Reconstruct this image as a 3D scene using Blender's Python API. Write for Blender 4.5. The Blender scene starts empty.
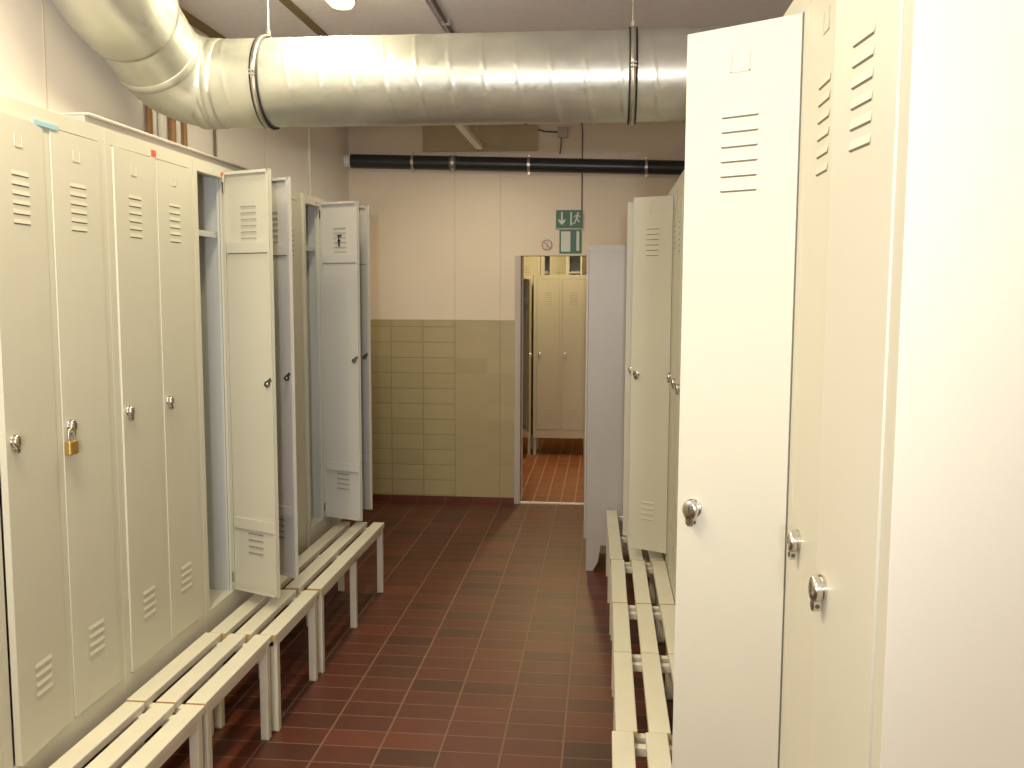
import bpy, math, random
from mathutils import Vector, Matrix
random.seed(7)
C = bpy.context.scene.collection
PI = math.pi
R = math.radians

# ------------------------------------------------------------------ materials
def nt(name):
    m = bpy.data.materials.new(name); m.use_nodes = True
    n = m.node_tree.nodes; l = m.node_tree.links
    return m, n, l, n['Principled BSDF']

def paint(name, col, rough=.45, var=.06, scale=3., metal=0., spec=.5, bump=0., bscale=200.):
    m, n, l, b = nt(name)
    b.inputs['Roughness'].default_value = rough
    b.inputs['Metallic'].default_value = metal
    b.inputs['Specular IOR Level'].default_value = spec
    tc = n.new('ShaderNodeTexCoord'); nz = n.new('ShaderNodeTexNoise')
    nz.inputs['Scale'].default_value = scale; nz.inputs['Detail'].default_value = 4
    l.new(tc.outputs['Object'], nz.inputs['Vector'])
    rp = n.new('ShaderNodeValToRGB')
    rp.color_ramp.elements[0].position = .3; rp.color_ramp.elements[1].position = .7
    rp.color_ramp.elements[0].color = tuple(c * (1 - var) for c in col) + (1,)
    rp.color_ramp.elements[1].color = tuple(min(1, c * (1 + var)) for c in col) + (1,)
    l.new(nz.outputs['Fac'], rp.inputs['Fac']); l.new(rp.outputs['Color'], b.inputs['Base Color'])
    if bump:
        n2 = n.new('ShaderNodeTexNoise'); n2.inputs['Scale'].default_value = bscale
        l.new(tc.outputs['Object'], n2.inputs['Vector'])
        bp = n.new('ShaderNodeBump'); bp.inputs['Strength'].default_value = bump; bp.inputs['Distance'].default_value = .002
        l.new(n2.outputs['Fac'], bp.inputs['Height']); l.new(bp.outputs['Normal'], b.inputs['Normal'])
    return m

def emis(name, col, s):
    m, n, l, b = nt(name)
    b.inputs['Base Color'].default_value = (.8, .75, .5, 1)
    b.inputs['Emission Color'].default_value = col + (1,); b.inputs['Emission Strength'].default_value = s
    return m

def grid_mat(name, u, v, pu, pv, gw, cols, grout, rough, ou=0, ov=0, mask=None, bump=.4, wear=True, gwv=None, flat=None):
    """stack-bond tiles/blocks; u, v = object-space axes; procedural, world sized."""
    m, n, l, b = nt(name)
    tc = n.new('ShaderNodeTexCoord'); sp = n.new('ShaderNodeSeparateXYZ'); l.new(tc.outputs['Object'], sp.inputs[0])
    def M(op, a, c=None, c2=None):
        k = n.new('ShaderNodeMath'); k.operation = op
        for i, x in enumerate((a, c, c2)):
            if x is None: continue
            if isinstance(x, (int, float)): k.inputs[i].default_value = x
            else: l.new(x, k.inputs[i])
        return k.outputs[0]
    def cell(ax, off, p, g):
        s = M('DIVIDE', M('SUBTRACT', sp.outputs[ax], off), p)
        f = M('FRACT', s); fl = M('FLOOR', s)
        d = M('MULTIPLY', M('MINIMUM', f, M('SUBTRACT', 1., f)), p)
        mr = n.new('ShaderNodeMapRange'); mr.inputs['From Min'].default_value = g * .35; mr.inputs['From Max'].default_value = g * .65
        l.new(d, mr.inputs['Value'])
        return mr.outputs[0], fl
    a, fa = cell(u, ou, pu, gw); c, fc = cell(v, ov, pv, gwv or gw)
    tile = M('MULTIPLY', a, c)
    if mask:   # (axis, threshold): flat above the threshold
        tile = M('MAXIMUM', tile, M('GREATER_THAN', sp.outputs[mask[0]], mask[1]))
    cb = n.new('ShaderNodeCombineXYZ'); l.new(fa, cb.inputs[0]); l.new(fc, cb.inputs[1])
    wn = n.new('ShaderNodeTexWhiteNoise'); l.new(cb.outputs[0], wn.inputs['Vector'])
    rp = n.new('ShaderNodeValToRGB'); e = rp.color_ramp.elements
    e[0].color = cols[0] + (1,); e[0].position = 0; e[1].color = cols[-1] + (1,); e[1].position = 1
    for i, cc in enumerate(cols[1:-1]):
        x = e.new((i + 1) / (len(cols) - 1)); x.color = cc + (1,)
    l.new(wn.outputs['Value'], rp.inputs['Fac'])
    nz = n.new('ShaderNodeTexNoise'); nz.inputs['Scale'].default_value = 14; nz.inputs['Detail'].default_value = 5
    l.new(tc.outputs['Object'], nz.inputs['Vector'])
    mr = n.new('ShaderNodeMapRange'); mr.inputs['To Min'].default_value = .78; mr.inputs['To Max'].default_value = 1.2
    l.new(nz.outputs['Fac'], mr.inputs['Value'])
    mx = n.new('ShaderNodeMix'); mx.data_type = 'RGBA'; mx.blend_type = 'MULTIPLY'; mx.inputs[0].default_value = 1 if wear else .2
    l.new(rp.outputs['Color'], mx.inputs[6]); l.new(mr.outputs[0], mx.inputs[7])
    m2 = n.new('ShaderNodeMix'); m2.data_type = 'RGBA'
    l.new(tile, m2.inputs[0]); m2.inputs[6].default_value = grout + (1,); l.new(mx.outputs[2], m2.inputs[7])
    l.new(m2.outputs[2], b.inputs['Base Color'])
    b.inputs['Roughness'].default_value = rough
    bp = n.new('ShaderNodeBump'); bp.inputs['Strength'].default_value = bump; bp.inputs['Distance'].default_value = .002
    l.new(tile, bp.inputs['Height']); l.new(bp.outputs['Normal'], b.inputs['Normal'])
    return m

CREAM = (.60, .585, .485)
M_cream = paint('locker_cream_paint', CREAM, .42, .02, 2.5)
M_inner = paint('locker_grey_paint', (.50, .52, .50), .45, .03, 2.5)
M_doorlit = paint('door_inner_flashlit', (.62, .61, .58), .38, .02, 2.5)  # flash light on inner door faces, put into a paler grey
M_bench = paint('bench_white_paint', (.72, .69, .57), .4, .04, 6)
M_joint = paint('bench_end_plastic', (.50, .34, .14), .6)
M_dark = paint('dark_gap', (.055, .05, .035), .8)
M_slit_shade = paint('louver_slit_rib_shade', (.17, .15, .10), .8)  # dark louver slits, also the shade painted below the door ribs
M_chrome = paint('chrome', (.62, .6, .55), .22, .05, 20, metal=1)
M_brass = paint('brass', (.55, .36, .10), .35, .1, 20, metal=.8)
M_steel = paint('grey_steel_cabinet', (.54, .51, .48), .38, .05, 2)
M_red = paint('red_sticker', (.75, .08, .04), .5)
M_blue = paint('blue_tape', (.30, .52, .62), .5)
M_black = paint('black_pipe_plastic', (.022, .024, .028), .35)
M_rubber = paint('black_rubber', (.02, .02, .02), .6)
M_zinc = paint('zinc_plated_steel', (.55, .53, .48), .35, .1, 30, metal=.9)
M_ceil = paint('ceiling_paint', (.83, .79, .85), .8, .04, 30, bump=.2, bscale=90)
M_wallup = paint('wall_upper_paint', (.80, .69, .55), .6, .03, 1.5, bump=.08, bscale=60)
M_wallleft = paint('wall_side_paint', (.82, .77, .73), .6, .03, 1.5, bump=.08, bscale=60)
M_seam = paint('wall_panel_seam', (.66, .57, .45), .7)
M_seam2 = paint('wainscot_seam', (.36, .30, .165), .7)
M_white = paint('white_enamel', (.75, .73, .66), .4)
M_frame = paint('lilac_grey_frame_paint', (.52, .46, .42), .5)
M_green = paint('sign_green', (.015, .13, .065), .4)
M_signw = paint('sign_white', (.62, .62, .54), .4)
M_signr = paint('sign_red', (.40, .07, .06), .4)
M_brown = paint('brown_strip', (.22, .15, .07), .6)
M_copper = paint('old_copper_pipe', (.32, .18, .08), .45, .15, 12, metal=.4)
M_cable = paint('grey_cable', (.16, .13, .10), .6)
M_recess = paint('brown_board', (.50, .40, .26), .7)
M_board = paint('pale_board', (.46, .42, .41), .6)
M_yellow = paint('yellow_wall_paint', (.70, .58, .28), .6)
M_glow = emis('lamp_glow', (1., .80, .36), 5.)
M_glow2 = emis('lamp_glow_other_room', (1., .74, .26), 3.)
M_floor = grid_mat('red_quarry_tiles', 0, 1, .217, .1205, .0075,
                   [(.058, .018, .011), (.115, .026, .013), (.095, .023, .013), (.145, .033, .015), (.072, .021, .013), (.125, .029, .014)],
                   (.20, .115, .07), .42, ou=-.997, ov=3.129, gwv=.0055)
M_floor2 = grid_mat('red_quarry_tiles_turned', 0, 1, .108, .24, .009,
                    [(.22, .075, .035), (.28, .09, .04), (.25, .085, .04)], (.42, .27, .16), .3, ou=0, ov=7.1)
M_wain = grid_mat('glazed_block_wainscot', 0, 2, .25, .119, .008, [(.42, .35, .19), (.47, .39, .21), (.44, .37, .20)],
                  (.35, .30, .15), .35, ou=-1.136, ov=.05, mask=(0, -1.136), wear=False, bump=.7)
M_wainside = grid_mat('glazed_block_side', 1, 2, .25, .119, .008, [(.36, .30, .2), (.40, .34, .23)],
                      (.26, .22, .15), .35, ou=0, ov=.05, wear=False, bump=.7)
M_basetile = grid_mat('red_skirting_tiles', 0, 2, .217, 9., .008, [(.13, .035, .022), (.16, .042, .024)], (.16, .09, .06), .35, ou=-.997, ov=-4)

# galvanised sheet with a faint spangle
def galv():
    m, n, l, b = nt('galvanised_sheet')
    tc = n.new('ShaderNodeTexCoord')
    vo = n.new('ShaderNodeTexVoronoi'); vo.inputs['Scale'].default_value = 55
    nz = n.new('ShaderNodeTexNoise'); nz.inputs['Scale'].default_value = 5; nz.inputs['Detail'].default_value = 6
    l.new(tc.outputs['Object'], vo.inputs['Vector']); l.new(tc.outputs['Object'], nz.inputs['Vector'])
    rp = n.new('ShaderNodeValToRGB')
    rp.color_ramp.elements[0].position = .3; rp.color_ramp.elements[0].color = (.50, .51, .46, 1)
    rp.color_ramp.elements[1].position = .75; rp.color_ramp.elements[1].color = (.66, .67, .61, 1)
    l.new(nz.outputs['Fac'], rp.inputs['Fac']); l.new(rp.outputs['Color'], b.inputs['Base Color'])
    b.inputs['Metallic'].default_value = .75
    mr = n.new('ShaderNodeMapRange'); mr.inputs['To Min'].default_value = .30; mr.inputs['To Max'].default_value = .46
    l.new(vo.outputs['Color'], mr.inputs['Value']); l.new(mr.outputs[0], b.inputs['Roughness'])
    return m
M_galv = galv()

# ------------------------------------------------------------------ mesh builder
class MB:
    def __init__(s): s.v = []; s.f = []; s.mi = []; s.sm = []; s.mats = []
    def mat(s, m):
        if m not in s.mats: s.mats.append(m)
        return s.mats.index(m)
    def add(s, vs, fs, m, smooth=False):
        o = len(s.v); s.v += [tuple(p) for p in vs]; k = s.mat(m)
        for f in fs: s.f.append([o + i for i in f]); s.mi.append(k); s.sm.append(smooth)
        return s
    def box(s, x0, x1, y0, y1, z0, z1, m, T=None):
        vs = [Vector(p) for p in ((x0, y0, z0), (x1, y0, z0), (x1, y1, z0), (x0, y1, z0), (x0, y0, z1), (x1, y0, z1), (x1, y1, z1), (x0, y1, z1))]
        if T: vs = [T @ p for p in vs]
        return s.add(vs, [(0, 3, 2, 1), (4, 5, 6, 7), (0, 1, 5, 4), (1, 2, 6, 5), (2, 3, 7, 6), (3, 0, 4, 7)], m)
    def prism(s, pts, a, b, m, axis='y'):
        """extrude 2-D outline pts between a and b along axis (outline in the other two axes)"""
        def P(p, t):
            return {'y': (p[0], t, p[1]), 'x': (t, p[0], p[1]), 'z': (p[0], p[1], t)}[axis]
        n = len(pts); vs = [P(p, a) for p in pts] + [P(p, b) for p in pts]
        fs = [tuple(range(n)), tuple(range(2 * n - 1, n - 1, -1))] + [(i, i + n, (i + 1) % n + n, (i + 1) % n) for i in range(n)]
        return s.add(vs, fs, m)
    def tube(s, path, r, m, seg=16, cap=True, rad=None, smooth=True):
        pts = [Vector(p) for p in path]; n = len(pts)
        T = []
        for i in range(n):
            a = pts[max(i - 1, 0)]; b = pts[min(i + 1, n - 1)]; T.append((b - a).normalized())
        up = Vector((0, 0, 1)) if abs(T[0].z) < .9 else Vector((1, 0, 0))
        N = (up - T[0] * up.dot(T[0])).normalized()
        vs = []
        for i in range(n):
            N = (N - T[i] * N.dot(T[i])).normalized(); B = T[i].cross(N)
            rr = rad[i] if rad else r
            for k in range(seg):
                a = 2 * PI * k / seg; vs.append(pts[i] + (N * math.cos(a) + B * math.sin(a)) * rr)
        fs = [(i * seg + k, i * seg + (k + 1) % seg, (i + 1) * seg + (k + 1) % seg, (i + 1) * seg + k) for i in range(n - 1) for k in range(seg)]
        s.add(vs, fs, m, smooth)
        if cap:
            s.add(vs[:seg], [tuple(range(seg - 1, -1, -1))], m); s.add(vs[-seg:], [tuple(range(seg))], m)
        return s
    def build(s, name, parent=None, bevel=0, loc=None):
        me = bpy.data.meshes.new(name); me.from_pydata(s.v, [], s.f)
        for m in s.mats: me.materials.append(m)
        me.polygons.foreach_set('material_index', s.mi); me.polygons.foreach_set('use_smooth', s.sm); me.update()
        return obj(name, me, parent, bevel, loc)

def obj(name, me, parent=None, bevel=0, loc=None):
    o = bpy.data.objects.new(name, me); C.objects.link(o)
    if parent: o.parent = parent
    if loc: o.location = loc
    if bevel:
        b = o.modifiers.new('bevel', 'BEVEL'); b.width = bevel; b.segments = 2; b.limit_method = 'ANGLE'; b.angle_limit = R(40)
    return o
def tag(o, label, cat, group=None):
    o['label'] = label; o['category'] = cat
    if group: o['group'] = group
    return o
def thing(name, label, cat, loc=(0, 0, 0), rz=0, group=None, scale=1):
    o = bpy.data.objects.new(name, None); C.objects.link(o); o.location = loc; o.rotation_euler = (0, 0, rz)
    o.scale = (scale,) * 3; o.empty_display_size = .1
    return tag(o, label, cat, group)
def struct(o): o['kind'] = 'structure'; return o

# ------------------------------------------------------------------ room shell
XL, XR, YE, ZC, YB = -1.95, .845, 7.03, 2.90, -3.2
struct(MB().box(XL, XR, YB, YE + .06, -.1, 0, M_floor).build('floor'))
struct(MB().box(XL - .1, XR + .1, YB - .1, YE + .02, ZC, ZC + .1, M_ceil).build('ceiling'))
w = MB(); w.box(XL - .15, XL, YB, YE + .15, 1.417, ZC, M_wallleft); w.box(XL - .15, XL, YB, YE + .15, 0, 1.417, M_wainside)
for y in (2.35, 2.62, 3.15, 4.6, 5.25): w.box(XL, XL + .002, y, y + .008, 1.42, ZC, M_seam)
struct(w.build('wall_left'))
w = MB(); w.box(XR, XR + .15, YB, YE + .15, 0, ZC, M_wallup); struct(w.build('wall_right'))
w = MB(); w.box(XL, XR, YB - .15, YB, 0, ZC, M_wallup); struct(w.build('wall_back'))
DX0, DX1, DZ = -.632, .30, 1.90
w = MB()
for a, b, z0, z1, m in ((XL, DX0 - .045, 1.417, ZC, M_wallup), (XL, DX0 - .045, 0, 1.417, M_wain), (DX1 + .07, XR, 1.417, ZC, M_wallup), (DX1 + .07, XR, 0, 1.417, M_wain),
                        (DX0 - .045, DX1 + .07, DZ, ZC, M_wallup)):
    w.box(a, b, YE, YE + .15, z0, z1, m)
for x in (-1.136, -.79):
    w.box(x - .003, x + .003, YE - .002, YE, 1.418, ZC - .2, M_seam); w.box(x - .003, x + .003, YE - .002, YE, .05, 1.412, M_seam2)
w.box(XL, DX0 - .045, YE - .003, YE, 1.412, 1.418, M_seam)
w.box(-1.375, -.51, YE - .02, YE, 2.672, 2.86, M_recess)
struct(w.build('wall_end'))
struct(MB().box(XL, DX0 - .045, YE - .012, YE, 0, .046, M_basetile).build('baseboard_end'))
struct(MB().box(XL, XL + .012, YB, YE - .012, 0, .046, M_basetile).build('baseboard_left'))
# doorway frame and threshold
w = MB()
w.box(DX0 - .045, DX0, YE - .015, YE + .165, 0, DZ, M_frame)
w.box(DX1, DX1 + .07, YE - .015, YE + .165, 0, DZ, M_frame)
w.box(DX0 - .005, DX0 + .006, YE + .12, YE + .16, 0, DZ, M_white)
struct(w.build('trim_1', bevel=.003))
struct(MB().box(DX0, DX1, YE + .0, YE + .035, 0, .014, M_white).build('trim_2', bevel=.003))
# ceiling strips
struct(MB().box(-1.43, -1.39, YB, YE - .02, ZC - .012, ZC, M_brown).build('trim_3'))
struct(MB().box(-.94, -.79, YB, YE - .02, ZC - .02, ZC, M_ceil).build('trim_4', bevel=.004))
c = MB().tube([(-.76, YB, ZC - .012), (-.76, YE - .02, ZC - .012)], .009, M_cable, 10)
for y in (2.4, 3.4, 4.45, 5.5): c.box(-.78, -.74, y, y + .02, ZC - .026, ZC, M_zinc)
tag(c.build('conduit'), 'thin dark conduit running along the ceiling beside the pale strip', 'conduit')
struct(MB().box(XL, XL + .03, YB, YE - .02, ZC - .03, ZC, M_brown).build('trim_5'))

# other room behind the doorway
struct(MB().box(-3, 2.4, YE + .06, 12.1, -.1, 0, M_floor2).build('floor_next_room'))
struct(MB().box(-3, 2.4, YE + .15, 12.1, ZC, ZC + .1, M_ceil).build('ceiling_next_room'))
w = MB(); w.box(-3, 2.4, 11.9, 12.1, 0, ZC, M_yellow); struct(w.build('wall_next_room_end'))
struct(MB().box(-3.1, -3, YE, 12.1, 0, ZC, M_yellow).build('wall_next_room_left'))
struct(MB().box(2.4, 2.5, YE, 12.1, 0, ZC, M_yellow).build('wall_next_room_right'))
w = MB(); w.box(-3, XL - .15, YE, YE + .15, 0, ZC, M_yellow); w.box(XR + .15, 2.4, YE, YE + .15, 0, ZC, M_yellow); struct(w.build('wall_next_room_front'))

# ------------------------------------------------------------------ lockers
ZB, ZT, DZ0, DZ1, DEP = .335, 2.106, .425, 2.062, .43   # body bottom/top, door bottom/top, depth
cache = {}
def louver(mb, xc, z, wd, mi, p=.0028, g=.0018):
    """pressed ventilation slat: sloping hood over a dark slit on the outer face, dent on the inner"""
    a, b, h = xc - wd / 2, xc + wd / 2, .0105
    vs = [(a, 0, z), (b, 0, z), (b, -p, z - h), (a, -p, z - h), (a + .003, -.0002, z - h - g), (b - .003, -.0002, z - h - g)]
    mb.add(vs, [(0, 3, 2, 1), (0, 4, 3), (1, 2, 5)], M_cream); mb.add(vs, [(3, 4, 5, 2)], M_slit_shade)
    y = .0018
    vs = [(a, y, z - h), (b, y, z - h), (b, y + .003, z - h + .009), (a, y + .003, z - h + .009), (a, y, z - h + .012), (b, y, z - h + .012)]
    mb.add(vs, [(0, 1, 2, 3)], mi); mb.add(vs, [(3, 2, 5, 4)], M_slit_shade)
def door_mesh(W, grey=False):
    k = ('door', W, grey); MI = M_doorlit if grey else M_cream  # grey variant: flash-lit tone painted on the inner face
    if k in cache: return cache[k]
    d = MB(); H0, H1 = DZ0 + .003, DZ1 - .003; w = W - .003
    d.box(-w, 0, 0, .0008, H0, H1, M_cream); d.box(-w, 0, .0008, .0016, H0, H1, MI)
    for a, b in ((-w, -w + .0016), (-.0016, 0)): d.box(a, b, .0016, .018, H0, H1, MI)
    for a, b in ((-w, -w + .012), (-.012, 0)): d.box(a, b, .0165, .018, H0, H1, MI)
    for a, b in ((H0, H0 + .0016), (H1 - .0016, H1)): d.box(-w, 0, .0016, .018, a, b, MI)
    for a, b in ((H0, H0 + .012), (H1 - .012, H1)): d.box(-w, 0, .0165, .018, a, b, MI)
    for a, b in ((1.752, 1.792), (.680, .722)): d.box(-w + .013, -.013, .0016, .0155, a, b, MI)
    for a, b in ((1.7490, 1.752), (.677, .680)): d.box(-w + .013, -.013, .0016, .0060, a, b, M_slit_shade)  # shadow line below each rib, painted as a dark strip
    d.box(-w + .016, -.016, .0016, .0085, .722, 1.749, MI)
    lw = .08 if W > .22 else .066
    for i in range(6): louver(d, -w / 2, 1.926 - i * .0238, lw, MI, .0016, .0028)
    for i in range(4): louver(d, -w / 2, .661 - i * .0255, lw, MI)
    o = d.build('door'); me = o.data; bpy.data.objects.remove(o); cache[k] = me
    return me
def body_mesh(W, dw):
    k = ('body', W)
    if k in cache: return cache[k]
    b = MB(); st = (W - 2 * dw - .03) / 2; t = .0012
    b.box(0, t, 0, DEP, ZB, ZT, M_cream); b.box(W - t, W, 0, DEP, ZB, ZT, M_cream)
    b.box(t, W - t, DEP - t, DEP, ZB, ZT, M_cream)
    b.box(t, W - t, 0, DEP - t, ZT - t, ZT, M_cream); b.box(t, W - t, 0, DEP - t, ZB, ZB + t, M_cream)
    b.box(t, W - t, 0, .03, DZ1, ZT - t, M_cream); b.box(t, W - t, 0, .03, ZB + t, DZ0, M_cream)
    b.box(t, st, 0, .03, DZ0, DZ1, M_cream); b.box(W - st, W - t, 0, .03, DZ0, DZ1, M_cream)
    b.box(W / 2 - .015, W / 2 + .015, 0, .03, DZ0, DZ1, M_cream)
    # stops behind the doors, seen as dark gap lines
    for x0 in (st, W / 2 + .015):
        b.box(x0, x0 + .010, .021, .03, DZ0, DZ1, M_inner); b.box(x0 + dw - .010, x0 + dw, .021, .03, DZ0, DZ1, M_inner)
    # grey interior lining
    b.box(t, t + .003, .031, DEP - .003, ZB + .003, ZT - .002, M_inner); b.box(W - t - .003, W - t, .031, DEP - .003, ZB + .003, ZT - .002, M_inner)
    b.box(W / 2 - .004, W / 2 + .004, .03, DEP - .003, ZB + .003, ZT - .002, M_inner)
    b.box(.005, W - .005, DEP - .006, DEP - .002, ZB + .003, ZT - .002, M_inner)
    b.box(.005, W - .005, .031, DEP - .006, DZ0 - .012, DZ0 - .008, M_cream)
    o = b.build('body'); me = o.data; bpy.data.objects.remove(o); cache[k] = me
    return me
def cached(k, fn):
    if k not in cache:
        o = fn().build('tmp'); cache[k] = o.data; bpy.data.objects.remove(o)
    return cache[k]
def knob_mesh():
    m = MB(); n = 24
    m.tube([(0, 0, 0), (0, -.003, 0)], .0165, M_chrome, n)
    # squat oval turning body with a drooping padlock eye
    prof = [(-.003, .013), (-.012, .0145), (-.015, .013), (-.0165, .009)]
    vs = [(rr * math.cos(2 * PI * k / n), y, rr * 1.22 * math.sin(2 * PI * k / n) - .002) for y, rr in prof for k in range(n)]
    fs = [(q * n + k, q * n + (k + 1) % n, (q + 1) * n + (k + 1) % n, (q + 1) * n + k) for q in range(3) for k in range(n)] + [tuple(range(3 * n, 4 * n))]
    m.add(vs, fs, M_chrome, True)
    pts = [(-.008, -.012), (.008, -.012), (.0075, -.026), (.004, -.030), (-.004, -.030), (-.0075, -.026)]
    m.prism(pts, -.0135, -.0045, M_chrome, 'y')
    m.tube([(0, -.0136, -.0225), (0, -.0145, -.0225)], .0038, M_dark, 14)
    m.tube([(-.0078, -.009, -.0225), (.0082, -.009, -.0225)], .0030, M_dark, 12)
    m.box(-.0012, .0012, -.0172, -.0160, -.006, .006, M_dark)
    return m
def latch_mesh():
    m = MB(); m.tube([(0, .0016, 0), (0, .018, 0)], .012, M_chrome, 18); m.tube([(0, .018, 0), (0, .024, 0)], .008, M_chrome, 14)
    T = Matrix.Rotation(R(38), 4, 'Y'); m.box(-.034, .006, .019, .022, -.007, .007, M_chrome, T)
    return m
def holder_mesh():
    m = MB(); w, h = .017, .03
    for a in (-w, w - .002): m.box(a, a + .002, -.0016, 0, 0, h, M_cream)
    m.box(-w, w, -.0016, 0, 0, .002, M_cream); return m
def shelf_mesh(dw):
    m = MB(); m.box(-.009, dw + .009, .034, DEP - .008, 1.852, 1.856, M_inner); m.box(-.009, dw + .009, .034, .037, 1.834, 1.852, M_inner); return m
def rail_mesh(dw):
    m = MB(); m.tube([(-.008, .20, 1.72), (dw + .008, .20, 1.72)], .006, M_chrome, 10); return m
def leg_mesh(): m = MB(); m.box(-.015, .015, -.015, .015, 0, ZB - .002, M_cream); return m
def locker(W, dw, loc, rz, label, angles=(0, 0), group=None, scale=1, legs=True, cat='locker', leglen=None, grey=(0, 0)):
    r = thing('metal_locker', label, cat, loc, rz, group, scale)
    st = (W - 2 * dw - .03) / 2
    obj('body', body_mesh(W, dw), r, .0012)
    for i, x0 in enumerate((st, W / 2 + .015)):
        d = obj('door', door_mesh(dw, bool(grey[i])), r, .0008, (x0 + dw - .0008, -.003, 0)); d.rotation_euler = (0, 0, R(angles[i]))
        obj('lock_knob', cached('knob', knob_mesh), d, 0, (-(dw - .034), 0, 1.257))
        obj('label_holder', cached('holder', holder_mesh), d, 0, (-dw / 2, 0, 1.985))
        if angles[i] > 20: obj('latch', cached('latch', latch_mesh), d, 0, (-(dw - .034), 0, 1.257))
        if angles[i] > 2:
            obj('shelf', cached(('shelf', dw), lambda: shelf_mesh(dw)), r, 0, (x0, 0, 0))
            obj('coat_rail', cached(('rail', dw), lambda: rail_mesh(dw)), r, 0, (x0, 0, 0))
    if legs:
        for x in (.02, W - .02):
            for y in (.03, DEP - .03):
                l = obj('leg', cached('leg', leg_mesh), r, .001, (x, y, 0))
                if leglen: l.scale = (1, 1, leglen / (ZB - .002)); l.location.z = ZB - .002 - leglen
    return r

XLF, XRF = -1.475, .300
gl = 'lockers along the left wall'; gr = 'lockers along the right wall'; L90 = R(90)
W1, D1 = .59, .245
l0 = locker(W1, D1, (XLF, 1.487, 0), L90, 'cream locker at the left picture edge, nearest the camera, only its frame showing', (0, 0), gl)
lA = locker(W1, D1, (XLF, 2.078, 0), L90, 'cream double locker with blue tape on top, brass padlock and one door ajar', (4.5, 0), gl)
lB = locker(W1, D1, (XLF, 2.668, 0), L90, 'cream double locker with both doors shut and a rectangular red sticker above them', (.8, 0), gl)
lC = locker(W1, D1, (XLF, 3.260, 0), L90, 'cream double locker with both doors swung open, bare interior and shelf showing', (66, 60), gl, grey=(0, 1))
lD = locker(W1, D1, (XLF, 3.856, 0), L90, 'cream locker with a shut louvered door between the two pairs of open doors', (0, 0), gl)
lE = locker(W1, D1, (XLF, 4.490, 0), L90, 'farthest left-hand locker, both doors open, one carrying a small black hook', (68, 62), gl, grey=(1, 1))
W2, D2 = .50, .20
names = ['nearest right-hand locker with a large bare side panel and its first door slightly ajar',
         'right-hand locker whose tall louvered door stands wide open into the aisle',
         'third locker from the camera in the right-hand row, shut behind the wide open door',
         'fourth locker from the camera in the right-hand row, shut, over the slatted bench',
         'fifth locker from the camera in the right-hand row, shut, over the slatted bench',
         'sixth locker from the camera in the right row, shut, just visible past the open door',
         'far right-hand locker with one open door reaching over the slatted bench',
         'farthest right-hand locker, a thin open door edge showing beside the grey cabinet']
angs = [(0, 5.5), (0, 57), (0, 0), (0, 0), (0, 0), (0, 0), (61, 0), (0, 80)]
for i in range(8):
    y0 = .985 + i * .5
    locker(W2, D2, (XRF, y0 + .499, 0), -L90, names[i], angs[i], gr)

for o in (lC, lE):
    for c in o.children:
        if c.name.startswith('door'): c.scale = (1, 1, 1.013)
# stickers, tape, hook
def flat(name, parent, x0, x1, z0, z1, m, label, y=-.0012):
    o = MB().box(x0, x1, y, 0, z0, z1, m).build(name, parent); o['label'] = label; return o
flat('sticker', lB, .285, .315, 2.066, 2.086, M_red, 'red rectangular sticker')
flat('sticker', lC, .245, .262, 2.068, 2.082, M_red, 'small red sticker')
flat('sticker', lE, .20, .216, 2.072, 2.084, M_red, 'small red sticker')
flat('tape', lA, .235, .345, 2.056, 2.068, M_blue, 'strip of pale blue tape', y=-.006)
dE = [c for c in lE.children if c.name.startswith('door')][0]
hk = MB(); hk.box(-.012, .012, .0016, .006, 1.885, 1.893, M_rubber); hk.tube([(0, .006, 1.892), (0, .012, 1.862)], .0025, M_rubber, 8)
hk.box(-.007, .007, .004, .010, 1.858, 1.868, M_rubber); hk.tube([(0, .010, 1.86), (0, .006, 1.835)], .004, M_rubber, 8)
hk.build('hook', dE, loc=(-.122, .004, 0))
dC = [c for c in lC.children if c.name.startswith('door')][0]
for dd in (dC, dE):
    MB().box(-.006, .0, .0185, .026, 1.98, 2.02, M_chrome).build('hinge', dd, loc=(-.008, 0, 0))
    MB().box(-.006, .0, .0185, .026, .46, .50, M_chrome).build('hinge', dd, loc=(-.008, 0, 0))

# padlock on locker A, second door (near side)
px, pz = XLF, 1.216
py = 2.078 + .59 / 2 + .015 + .016
p = thing('padlock', 'small brass padlock hanging from the locker knob under the blue tape', 'padlock', (px + .017, py, pz), L90, None, 1.35)
m = MB(); m.box(-.016, .016, -.0065, .0065, -.028, 0, M_brass); m.build('lock_case', p, .003)
m = MB(); m.tube([(-.0095, 0, -.001)] + [(-.0095 * math.cos(a), 0, .016 + .0095 * math.sin(a)) for a in [PI * k / 10 for k in range(11)]] + [(.0095, 0, -.001)], .0024, M_chrome, 10)
m.build('shackle', p)

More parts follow.
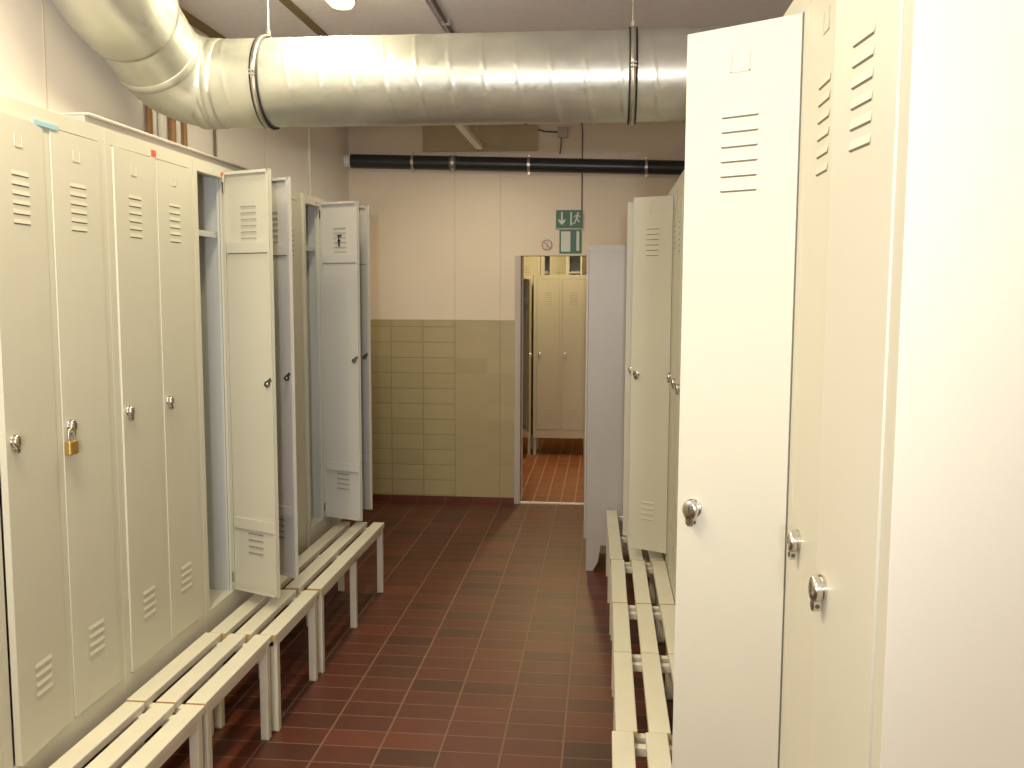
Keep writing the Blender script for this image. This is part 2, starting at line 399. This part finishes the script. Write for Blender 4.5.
# ------------------------------------------------------------------ benches
def bench(x0, y0, y1, sgn, label, group, mid=False, dz=0, lean=0):
    """x0: aisle-side edge; sgn: direction towards the lockers"""
    r = thing('slatted_bench', label, 'bench', (x0, y0, 0), 0, group)
    L = y1 - y0; h = .38 + dz
    if lean: r.rotation_euler = (0, 0, lean)
    for k in range(3):
        a = k * .095 * sgn; b = (k * .095 + .062) * sgn
        MB().box(min(a, b), max(a, b), 0, L, h - .026, h, M_bench).build('slat', r, .003)
    for y in [.018, L - .045] + ([L / 2 - .015] if mid else []):
        a, b = sorted((.014 * sgn, .238 * sgn))
        MB().box(a, b, y, y + .027, h - .052, h - .0265, M_bench).build('crossbar', r, .002)
        for xx in (.003, .222):
            a, b = sorted((xx * sgn, (xx + .03) * sgn))
            m = MB().box(a, b, y - (.0 if y < .1 else 0), y + .03, .004, h - .0265 if xx < .1 else h - .0525, M_bench)
            m.box(a - .001, b + .001, y - .001, y + .031, 0, .006, M_zinc)
            m.build('leg', r, .002)
    a, b = sorted((.003 * sgn, .015 * sgn))
    MB().box(a, b, .05, L - .05, h - .048, h - .0265, M_bench).build('side_rail', r, .001)
    for y in ((0, 1) if sgn < 0 else (0,)):
        for k in range(3):
            a, b = sorted(((k * .095 + .001) * sgn, (k * .095 + .061) * sgn))
            yy = -.002 if y == 0 else L
            MB().box(a, b, yy, yy + .002, h - .025, h - .001, M_joint).build('end_pad', r)
    return r
gb = 'slatted benches before the left lockers'; gb2 = 'slatted benches before the right lockers'
bench(-1.190, 1.46, 2.035, -1, 'white slatted bench before the nearest left locker, at the bottom edge', gb)
bench(-1.190, 2.045, 2.604, -1, 'white slatted bench under the padlocked locker, cut by the picture bottom', gb)
bench(-1.192, 2.611, 3.180, -1, 'short white slatted bench before the shut locker with the red sticker', gb, dz=.002)
bench(-1.180, 3.188, 3.700, -1, 'short white slatted bench below the first pair of open left doors', gb, dz=-.001)
bench(-1.176, 3.722, 4.862, -1, 'long white slatted bench with a middle leg at the far end of the left row', gb, mid=True)
bench(.030, 1.40, 1.975, 1, 'white slatted bench nearest the camera on the right, hidden by the open door', gb2)
bench(.036, 1.985, 2.563, 1, 'white slatted bench on the right cut off by the bottom picture edge', gb2, dz=.004)
bench(.047, 2.572, 3.163, 1, 'white slatted right bench, second counted from the bottom picture edge', gb2)
bench(.047, 3.170, 3.682, 1, 'white slatted right bench, third counted from the bottom picture edge', gb2, dz=-.001)
bench(.045, 3.690, 4.296, 1, 'white slatted right bench with the far open locker door above its end', gb2)
bench(.040, 4.303, 5.290, 1, 'farthest white slatted right bench, running up against the grey cabinet', gb2, mid=True, lean=R(1.0))

# ------------------------------------------------------------------ grey cabinet at the end of the right row
cb = thing('steel_cabinet', 'tall narrow grey steel cabinet standing beside the doorway at the end of the benches', 'cabinet', (-.092, 5.345, 0))
m = MB(); m.box(0, .50, 0, .55, .155, 1.895, M_steel); m.box(.006, .494, -.0015, 0, 1.86, 1.889, M_steel)
m.build('body', cb, .003)
m = MB(); pts = [(0, 0), (.042, 0), (.072, .055), (.085, .155), (0, .155)]
m.prism([(x, z) for x, z in pts], .001, .02, M_steel, 'y'); m.build('foot', cb, .001)
m = MB(); m.prism([(.5 - x, z) for x, z in pts][::-1], .001, .02, M_steel, 'y'); m.build('foot', cb, .001)
m = MB(); m.box(0, .03, .52, .55, 0, .155, M_steel); m.build('foot', cb, .001)
m = MB(); m.box(.47, .50, .52, .55, 0, .155, M_steel); m.build('foot', cb, .001)
for i in range(2):
    m = MB(); m.box(-.014, -.001, .012 + i * .266, .27 + i * .266, .19, 1.87, M_steel); m.build('door', cb, .002)

# ------------------------------------------------------------------ ventilation duct
Yd, Zd, Rd, pitch = 3.70, 2.455, .170, .1262
dt = thing('ventilation_duct', 'large round galvanised ventilation duct crossing under the ceiling', 'duct', (0, 0, 0))
m = MB(); seg = 72; x0, x1 = -1.54, XR - .005; n = int((x1 - x0) / .0068); vs = []
for i in range(n + 1):
    x = x0 + (x1 - x0) * i / n
    for k in range(seg):
        a = 2 * PI * k / seg
        ph = ((x + .02) / pitch - k / seg) % 1.0; ph = min(ph, 1 - ph) * pitch
        rr = Rd + .0018 * max(0, 1 - ph / .0085)
        vs.append((x, Yd + math.cos(a) * rr, Zd + math.sin(a) * rr))
fs = [(i * seg + k, i * seg + (k + 1) % seg, (i + 1) * seg + (k + 1) % seg, (i + 1) * seg + k) for i in range(n) for k in range(seg)]
m.add(vs, fs, M_galv, True); m.build('straight_pipe', dt)
def bend(c, r, d0, d1, nn):
    """arc through corner c from direction d0 to d1"""
    d0 = Vector(d0).normalized(); d1 = Vector(d1).normalized(); c = Vector(c)
    ang = d0.angle(d1); t = r * math.tan(ang / 2); s = c - d0 * t; nrm = (d1 - d0 * d0.dot(d1)).normalized(); ctr = s + nrm * r
    return [ctr + (-nrm * math.cos(ang * k / nn) + d0 * math.sin(ang * k / nn)) * r for k in range(nn + 1)]
P1 = Vector((-1.735, Yd, Zd)); P2 = Vector((-1.735, 3.33, 2.635)); P3 = Vector((-1.715, 3.09, 2.675))
def elbow(pts, name):
    m = MB(); n = len(pts); 
    m.tube(pts, Rd + .002, M_galv, 64, cap=False)
    # raised collars at both ends
    for a, b in ((pts[0], pts[1]), (pts[-1], pts[-2])):
        d = (Vector(b) - Vector(a)).normalized(); a = Vector(a)
        m.tube([a - d * .022, a - d * .020, a + d * .016, a + d * .018], 0, M_galv, 64, cap=False, rad=[Rd, Rd + .004, Rd + .004, Rd + .002])
    return m.build(name, dt)
e1 = bend(P1, .185, (-1, 0, 0), P2 - P1, 16)
e2 = bend(P3, .15, P3 - P2, (0, 0, 1), 14)
elbow(e1, 'elbow')
Rb = Rd + .012
m = MB(); m.tube([(-1.54, Yd, Zd), e1[0]], Rd + .0005, M_galv, 64, cap=False)
m.tube([(-1.575, Yd, Zd), (-1.576, Yd, Zd), (-1.625, Yd, Zd), (-1.626, Yd, Zd)], 0, M_galv, 64, cap=False, rad=[Rd, Rd + .005, Rd + .005, Rd]); m.build('sleeve', dt)
m = MB(); m.tube([e1[-1], P2], Rd + .0005, M_galv, 64, cap=False); m.build('sleeve', dt)
d = (P3 - P2).normalized()
m = MB(); m.tube([P2 - d * .012, P2 - d * .010, P2 + d * .012] + e2, 0, M_galv, 64, cap=False, rad=[Rd - .01, Rb + .004, Rb + .004] + [Rb] * len(e2)); m.build('elbow', dt)
m = MB(); t = e2[-1]; m.tube([t, Vector((t.x, t.y, ZC - .001))], Rb, M_galv, 64, cap=False)
m.build('sleeve', dt)
for x, lab in ((-1.345, 'black lined steel duct clamp hanging near the duct elbow on the left'), (.093, 'black lined steel duct clamp hanging near the open right-hand locker door')):
    t = thing('pipe_clamp', lab, 'clamp', (x, Yd, Zd), 0, 'clamps holding the ventilation duct')
    def ring(r0, r1, a, b, mt, name):
        m = MB(); sg = 64; vs = []
        for (xx, rr) in ((a, r0), (a, r1), (b, r1), (b, r0)):
            for k in range(sg): vs.append((xx, math.cos(2 * PI * k / sg) * rr, math.sin(2 * PI * k / sg) * rr))
        fs = [(j * sg + k, j * sg + (k + 1) % sg, ((j + 1) % 4) * sg + (k + 1) % sg, ((j + 1) % 4) * sg + k) for j in range(4) for k in range(sg)]
        m.add(vs, fs, mt, True); return m.build(name, t)
    ring(Rd + .0045, Rd + .009, -.016, .016, M_rubber, 'rubber_lining')
    ring(Rd + .0095, Rd + .012, -.009, .009, M_zinc, 'steel_band')
    for y in (-1, 1):
        m = MB(); m.box(-.011, .011, min(y * (Rd + .01), y * (Rd + .034)), max(y * (Rd + .01), y * (Rd + .034)), -.009, -.004, M_zinc)
        m.box(-.011, .011, min(y * (Rd + .01), y * (Rd + .034)), max(y * (Rd + .01), y * (Rd + .034)), .004, .009, M_zinc)
        m.tube([(0, y * (Rd + .024), -.018), (0, y * (Rd + .024), .018)], .004, M_zinc, 8); m.build('lug', t)
    m = MB(); m.tube([(0, 0, Rd + .012), (0, 0, ZC - Zd - .001)], .004, M_zinc, 10); m.tube([(0, 0, Rd + .012), (0, 0, Rd + .034)], .009, M_zinc, 6, smooth=False)
    m.build('threaded_rod', t)

# ------------------------------------------------------------------ black drain pipe on the end wall
Yp = 6.93
def zp(x): return 2.598 + (x + 1.91) * (-.0298)
dp = thing('drain_pipe', 'black plastic drain pipe running across the top of the end wall', 'pipe', (0, 0, 0))
m = MB(); m.tube([(-1.90, Yp, zp(-1.90)), (XR - .003, Yp, zp(XR))], .0515, M_black, 32); m.build('pipe', dp)
m = MB(); m.tube([(-1.948, Yp, zp(-1.93)), (-1.90, Yp, zp(-1.9))], .047, M_white, 32); m.build('wall_sleeve', dp)
m = MB(); m.tube([(-1.155, Yp, zp(-1.155)), (-1.105, Yp, zp(-1.105))], .056, M_cable, 32); m.tube([(-1.140, Yp, zp(-1.140)), (-1.120, Yp, zp(-1.120))], .0575, M_zinc, 32); m.build('coupling', dp)
for x in (-1.432, -.568, .284):
    m = MB(); m.tube([(x - .010, Yp, zp(x)), (x + .010, Yp, zp(x))], .0555, M_zinc, 32)
    for a, b in ((.053, .072), (-.072, -.053)): m.box(x - .008, x + .008, Yp - .006, Yp + .006, zp(x) + a, zp(x) + b, M_zinc)
    m.tube([(x, Yp + .05, zp(x)), (x, YE - .003, zp(x))], .005, M_zinc, 8)
    o = m.build('clamp', dp); o['label'] = 'zinc clamp'

# ------------------------------------------------------------------ signs, cables, pipes
es = thing('exit_sign', 'green emergency exit sign with white arrow and running figure above the doorway', 'sign', (-.272, YE - .001, 2.168))
MB().box(-.098, .098, -.022, 0, -.062, .066, M_green).build('plate', es, .003)
m = MB(); y0, y1 = -.0245, -.0222
def sh(pts, mt=M_signw, mm=None): (mm or m).prism(pts, y0, y1, mt, 'y')
sh([(-.060, .052), (-.048, .052), (-.048, -.012), (-.030, .002), (-.030, -.016), (-.054, -.044), (-.078, -.016), (-.078, .002), (-.060, -.012)])
m.build('arrow', es)
m = MB()
sh([(.066 + .008 * math.cos(a), .044 + .008 * math.sin(a)) for a in [2 * PI * k / 12 for k in range(12)]])
sh([(.052, .034), (.066, .034), (.064, .004), (.048, .002)]); sh([(.048, .004), (.062, .002), (.078, -.018), (.072, -.026)])
sh([(.048, .004), (.058, .0), (.042, -.034), (.024, -.040), (.022, -.033), (.036, -.028)]); sh([(.052, .034), (.056, .028), (.036, .012), (.032, .016)])
sh([(.066, .034), (.064, .026), (.080, .012), (.084, .018)]); sh([(.008, .052), (.020, .052), (.020, -.046), (.008, -.046)])
m.build('running_figure', es)
m = MB(); m.box(-.105, .105, -.02, 0, -.072, -.0635, M_frame); m.build('ledge', es)
s2 = thing('notice_sign', 'green framed notice with a white panel under the emergency exit sign', 'sign', (-.262, YE - .001, 2.009))
MB().box(-.082, .082, -.008, 0, -.092, .080, M_green).build('plate', s2, .002)
MB().box(-.070, .000, -.0095, -.0082, -.080, .070, M_signw).build('white_panel', s2)
MB().box(.045, .066, -.0095, -.0082, -.072, .070, M_signw).build('white_strip', s2)
s3 = thing('prohibition_sign', 'small round red and white prohibition sign above the doorway', 'sign', (-.437, YE - .001, 1.979))
m = MB(); m.tube([(0, 0, 0), (0, -.004, 0)], .040, M_signr, 32, smooth=False); m.tube([(0, -.004, 0), (0, -.005, 0)], .033, M_signw, 32, smooth=False); m.build('plate', s3)
m = MB(); y0, y1 = -.0068, -.0052
sh([(.007 * math.cos(a) + .002, .019 + .006 * math.sin(a)) for a in [2 * PI * k / 10 for k in range(10)]], M_frame)
sh([(-.006, .011), (.009, .011), (.007, -.008), (.012, -.026), (.006, -.026), (.001, -.010), (-.006, -.026), (-.012, -.026), (-.004, -.006)], M_frame)
m.build('figure', s3)
m = MB(); T = Matrix.Rotation(R(45), 4, 'Y'); m.box(-.034, .034, -.0085, -.007, -.0028, .0028, M_signr, T); m.build('slash', s3)

yc = YE - .006
tag(MB().tube([(-.180, yc, 2.236), (-.180, yc, 2.80), (-.183, yc, 2.86), (-.22, yc, 2.885)], .005, M_cable, 8).build('cable'), 'grey cable running up the wall from the green exit sign', 'cable')
jb = thing('junction_box', 'small grey junction box with a dangling cable above the black drain pipe', 'junction box', (-.325, YE - .001, 2.80))
MB().box(-.038, .038, -.04, 0, -.038, .038, M_frame).build('box', jb, .004)
MB().tube([(-.01, -.02, -.038), (-.012, -.02, -.09), (-.02, -.02, -.155)], .005, M_cable, 8).build('cable', jb)
tag(MB().tube([(-.365, yc, 2.805), (-.45, yc, 2.81), (-.53, yc, 2.83), (-.62, yc, 2.875)], .006, M_cable, 8).build('cable'), 'dark cable curving from the junction box up to the ceiling', 'cable')

for y, mt, r, lab in ((3.86, M_copper, .014, 'brown vertical heating pipe behind the duct elbow, nearest the camera'), (3.97, M_white, .010, 'thin pale vertical pipe between the brown heating pipes'),
                      (4.07, M_copper, .016, 'thicker brown vertical heating pipe, middle of the set on the left wall'), (4.20, M_copper, .012, 'slim brown vertical heating pipe, farthest of the close set'),
                      (4.55, M_cable, .007, 'dark cable running down the left wall behind the duct')):
    tag(MB().tube([(XL + r + .004, y, .046), (XL + r + .004, y, ZC - .002)], r, mt, 14).build('heating_pipe' if r > .008 else 'cable'), lab, 'pipe' if r > .008 else 'cable')
tag(MB().box(XL + .0005, XL + .018, 6.05, 6.075, .05, ZC - .002, M_white).build('cable_trunking', bevel=.002), 'pale vertical cable trunking on the left wall near the far corner', 'trunking')

# pale board lying on the left lockers
bd = thing('board', 'pale grey board lying on top of the left lockers below the duct', 'board', (0, 0, 0))
m = MB(); m.box(-1.66, -1.53, 2.66, 4.02, 2.108, 2.143, M_board); m.build('panel', bd, .003)
m = MB(); m.box(-1.665, -1.518, 2.66, 4.02, 2.1435, 2.151, M_steel); m.build('rim', bd, .003)

# ------------------------------------------------------------------ ceiling luminaires
def luminaire(loc, L, label, mt, group=None):
    t = thing('ceiling_lamp', label, 'lamp', loc, 0, group)
    m = MB(); w = .088
    def cap(w, n=10): # rounded-end outline
        o = []
        for k in range(n + 1): a = PI * k / n; o.append((w * math.cos(a), L / 2 - w + w * math.sin(a)))
        for k in range(n + 1): a = PI + PI * k / n; o.append((w * math.cos(a), -L / 2 + w + w * math.sin(a)))
        return o
    m.prism(cap(.066), -.030, -.001, M_brown, 'z'); m.build('housing', t)
    m = MB(); o = cap(.052); n = len(o)
    rings = [(1, -.0305), (1, -.045), (.86, -.060), (.5, -.066)]
    vs = [(x * s, (y if True else y) - (0 if s == 1 else math.copysign((1 - s) * .07, y)), z) for s, z in rings for x, y in o]
    fs = [(j * n + k, j * n + (k + 1) % n, (j + 1) * n + (k + 1) % n, (j + 1) * n + k) for j in range(3) for k in range(n)] + [tuple(range(3 * n, 4 * n))]
    m.add(vs, fs, mt, True); m.build('diffuser', t)
    return t
luminaire((-1.135, 3.44, ZC), 1.28, 'glowing yellow ceiling lamp with a brown housing above the duct', M_glow, 'ceiling lamps')
luminaire((-1.135, 1.5, ZC), 1.28, 'ceiling lamp over the near end of the aisle', M_glow, 'ceiling lamps')
luminaire((-.45, 9.0, ZC), 1.28, 'ceiling lamp in the room beyond the doorway', M_glow2, 'ceiling lamps')
bt = thing('batten_lamp', 'slim white unlit batten lamp hanging behind the duct before the end wall', 'lamp', (-.86, 5.75, 2.60))
m = MB(); m.box(-.022, .022, -.62, .62, -.012, .022, M_white); m.build('tube_holder', bt, .004)
for y in (-.5, .5):
    MB().tube([(0, y, .022), (0, y, ZC - 2.60 - .001)], .004, M_zinc, 8).build('rod', bt)

# ------------------------------------------------------------------ lockers in the next room
gn = 'lockers in the room beyond the doorway'
s = .915
locker(W1, D1, (-.700, 9.2, -.132 * 1), 0, 'low locker row seen through the doorway, two shut doors and thin legs', (0, 0), gn, s, leglen=.19)
locker(W1, D1, (-1.262, 9.2, -.132), 0, 'locker at the left of the doorway view with a door open on a dark inside', (0, 102), gn, s, leglen=.19)
for i, (x, a) in enumerate(((-1.31, (0, 0)), (-.715, (50, 68)), (-.12, (62, 0)))):
    locker(W1, D1, (x, 10.4, .0), 0, ['taller yellow-lit locker of the rear row, leftmost through the doorway', 'yellow-lit rear row locker with dark gaps beside its open doors',
           'taller locker of the rear row half hidden by the doorway edge'][i], a, gn)

# ------------------------------------------------------------------ light
def light(kind, name, loc, energy, col, **k):
    d = bpy.data.lights.new(name, kind); d.energy = energy; d.color = col
    for a, b in k.items(): setattr(d, a, b)
    o = bpy.data.objects.new(name, d); C.objects.link(o); o.location = loc; return o
yaw, pit = R(5.6633), R(5.6694)
fl = light('SPOT', 'camera_flash', (0.08, -1.1, 1.745), 205, (1., .97, .95), spot_size=R(66), spot_blend=1., shadow_soft_size=.05)  # camera flash, set back behind the camera for a flatter falloff
fl.rotation_euler = (R(98), 0, R(13))
warm = (1., .88, .60)
a = light('AREA', 'aisle_lamp', (-1.135, 1.5, 2.82), 38, warm, shape='RECTANGLE', size=.14, size_y=1.2)
a = light('AREA', 'aisle_lamp_behind_duct', (-1.135, 3.44, 2.82), 22, warm, shape='RECTANGLE', size=.12, size_y=1.2)
a = light('AREA', 'room_fill', (-.5, -1.2, 2.78), 28, (1., .90, .72), shape='RECTANGLE', size=1.2, size_y=1.2)  # added unseen fill over the space behind the camera
a = light('AREA', 'next_room_lamp', (-.45, 9.0, 2.82), 45, (1., .77, .38), shape='RECTANGLE', size=.14, size_y=1.2)
a = light('AREA', 'end_wall_fill', (-.86, 5.75, 2.575), 14, (1., .9, .66), shape='RECTANGLE', size=.05, size_y=1.2)  # added fill below the unlit batten, lifts the end wall and far floor
a = light('AREA', 'bounce_flash', (-.35, -.7, 1.5), 33, (.97, .96, 1.), shape='RECTANGLE', size=.5, size_y=.3)
a.rotation_euler = (R(132), 0, R(12))
wd = bpy.data.worlds.new('world'); bpy.context.scene.world = wd; wd.use_nodes = True
wd.node_tree.nodes['Background'].inputs[0].default_value = (1, .85, .6, 1); wd.node_tree.nodes['Background'].inputs[1].default_value = .15

# ------------------------------------------------------------------ camera
cd = bpy.data.cameras.new('camera'); cam = bpy.data.objects.new('camera', cd); C.objects.link(cam)
cd.sensor_width = 36; cd.lens = 930 / 1024 * 36; cd.clip_start = .02
roll = R(.2)
f = Vector((-math.sin(yaw) * math.cos(pit), math.cos(yaw) * math.cos(pit), -math.sin(pit)))
r = f.cross(Vector((0, 0, 1))).normalized(); u = r.cross(f)
r2 = r * math.cos(roll) + u * math.sin(roll); u2 = u * math.cos(roll) - r * math.sin(roll)
cam.matrix_world = Matrix(((r2.x, u2.x, -f.x, 0), (r2.y, u2.y, -f.y, 0), (r2.z, u2.z, -f.z, 1.63), (0, 0, 0, 1)))
sc = bpy.context.scene; sc.camera = cam
sc.view_settings.view_transform = 'Standard'; sc.view_settings.look = 'None'; sc.view_settings.exposure = 0
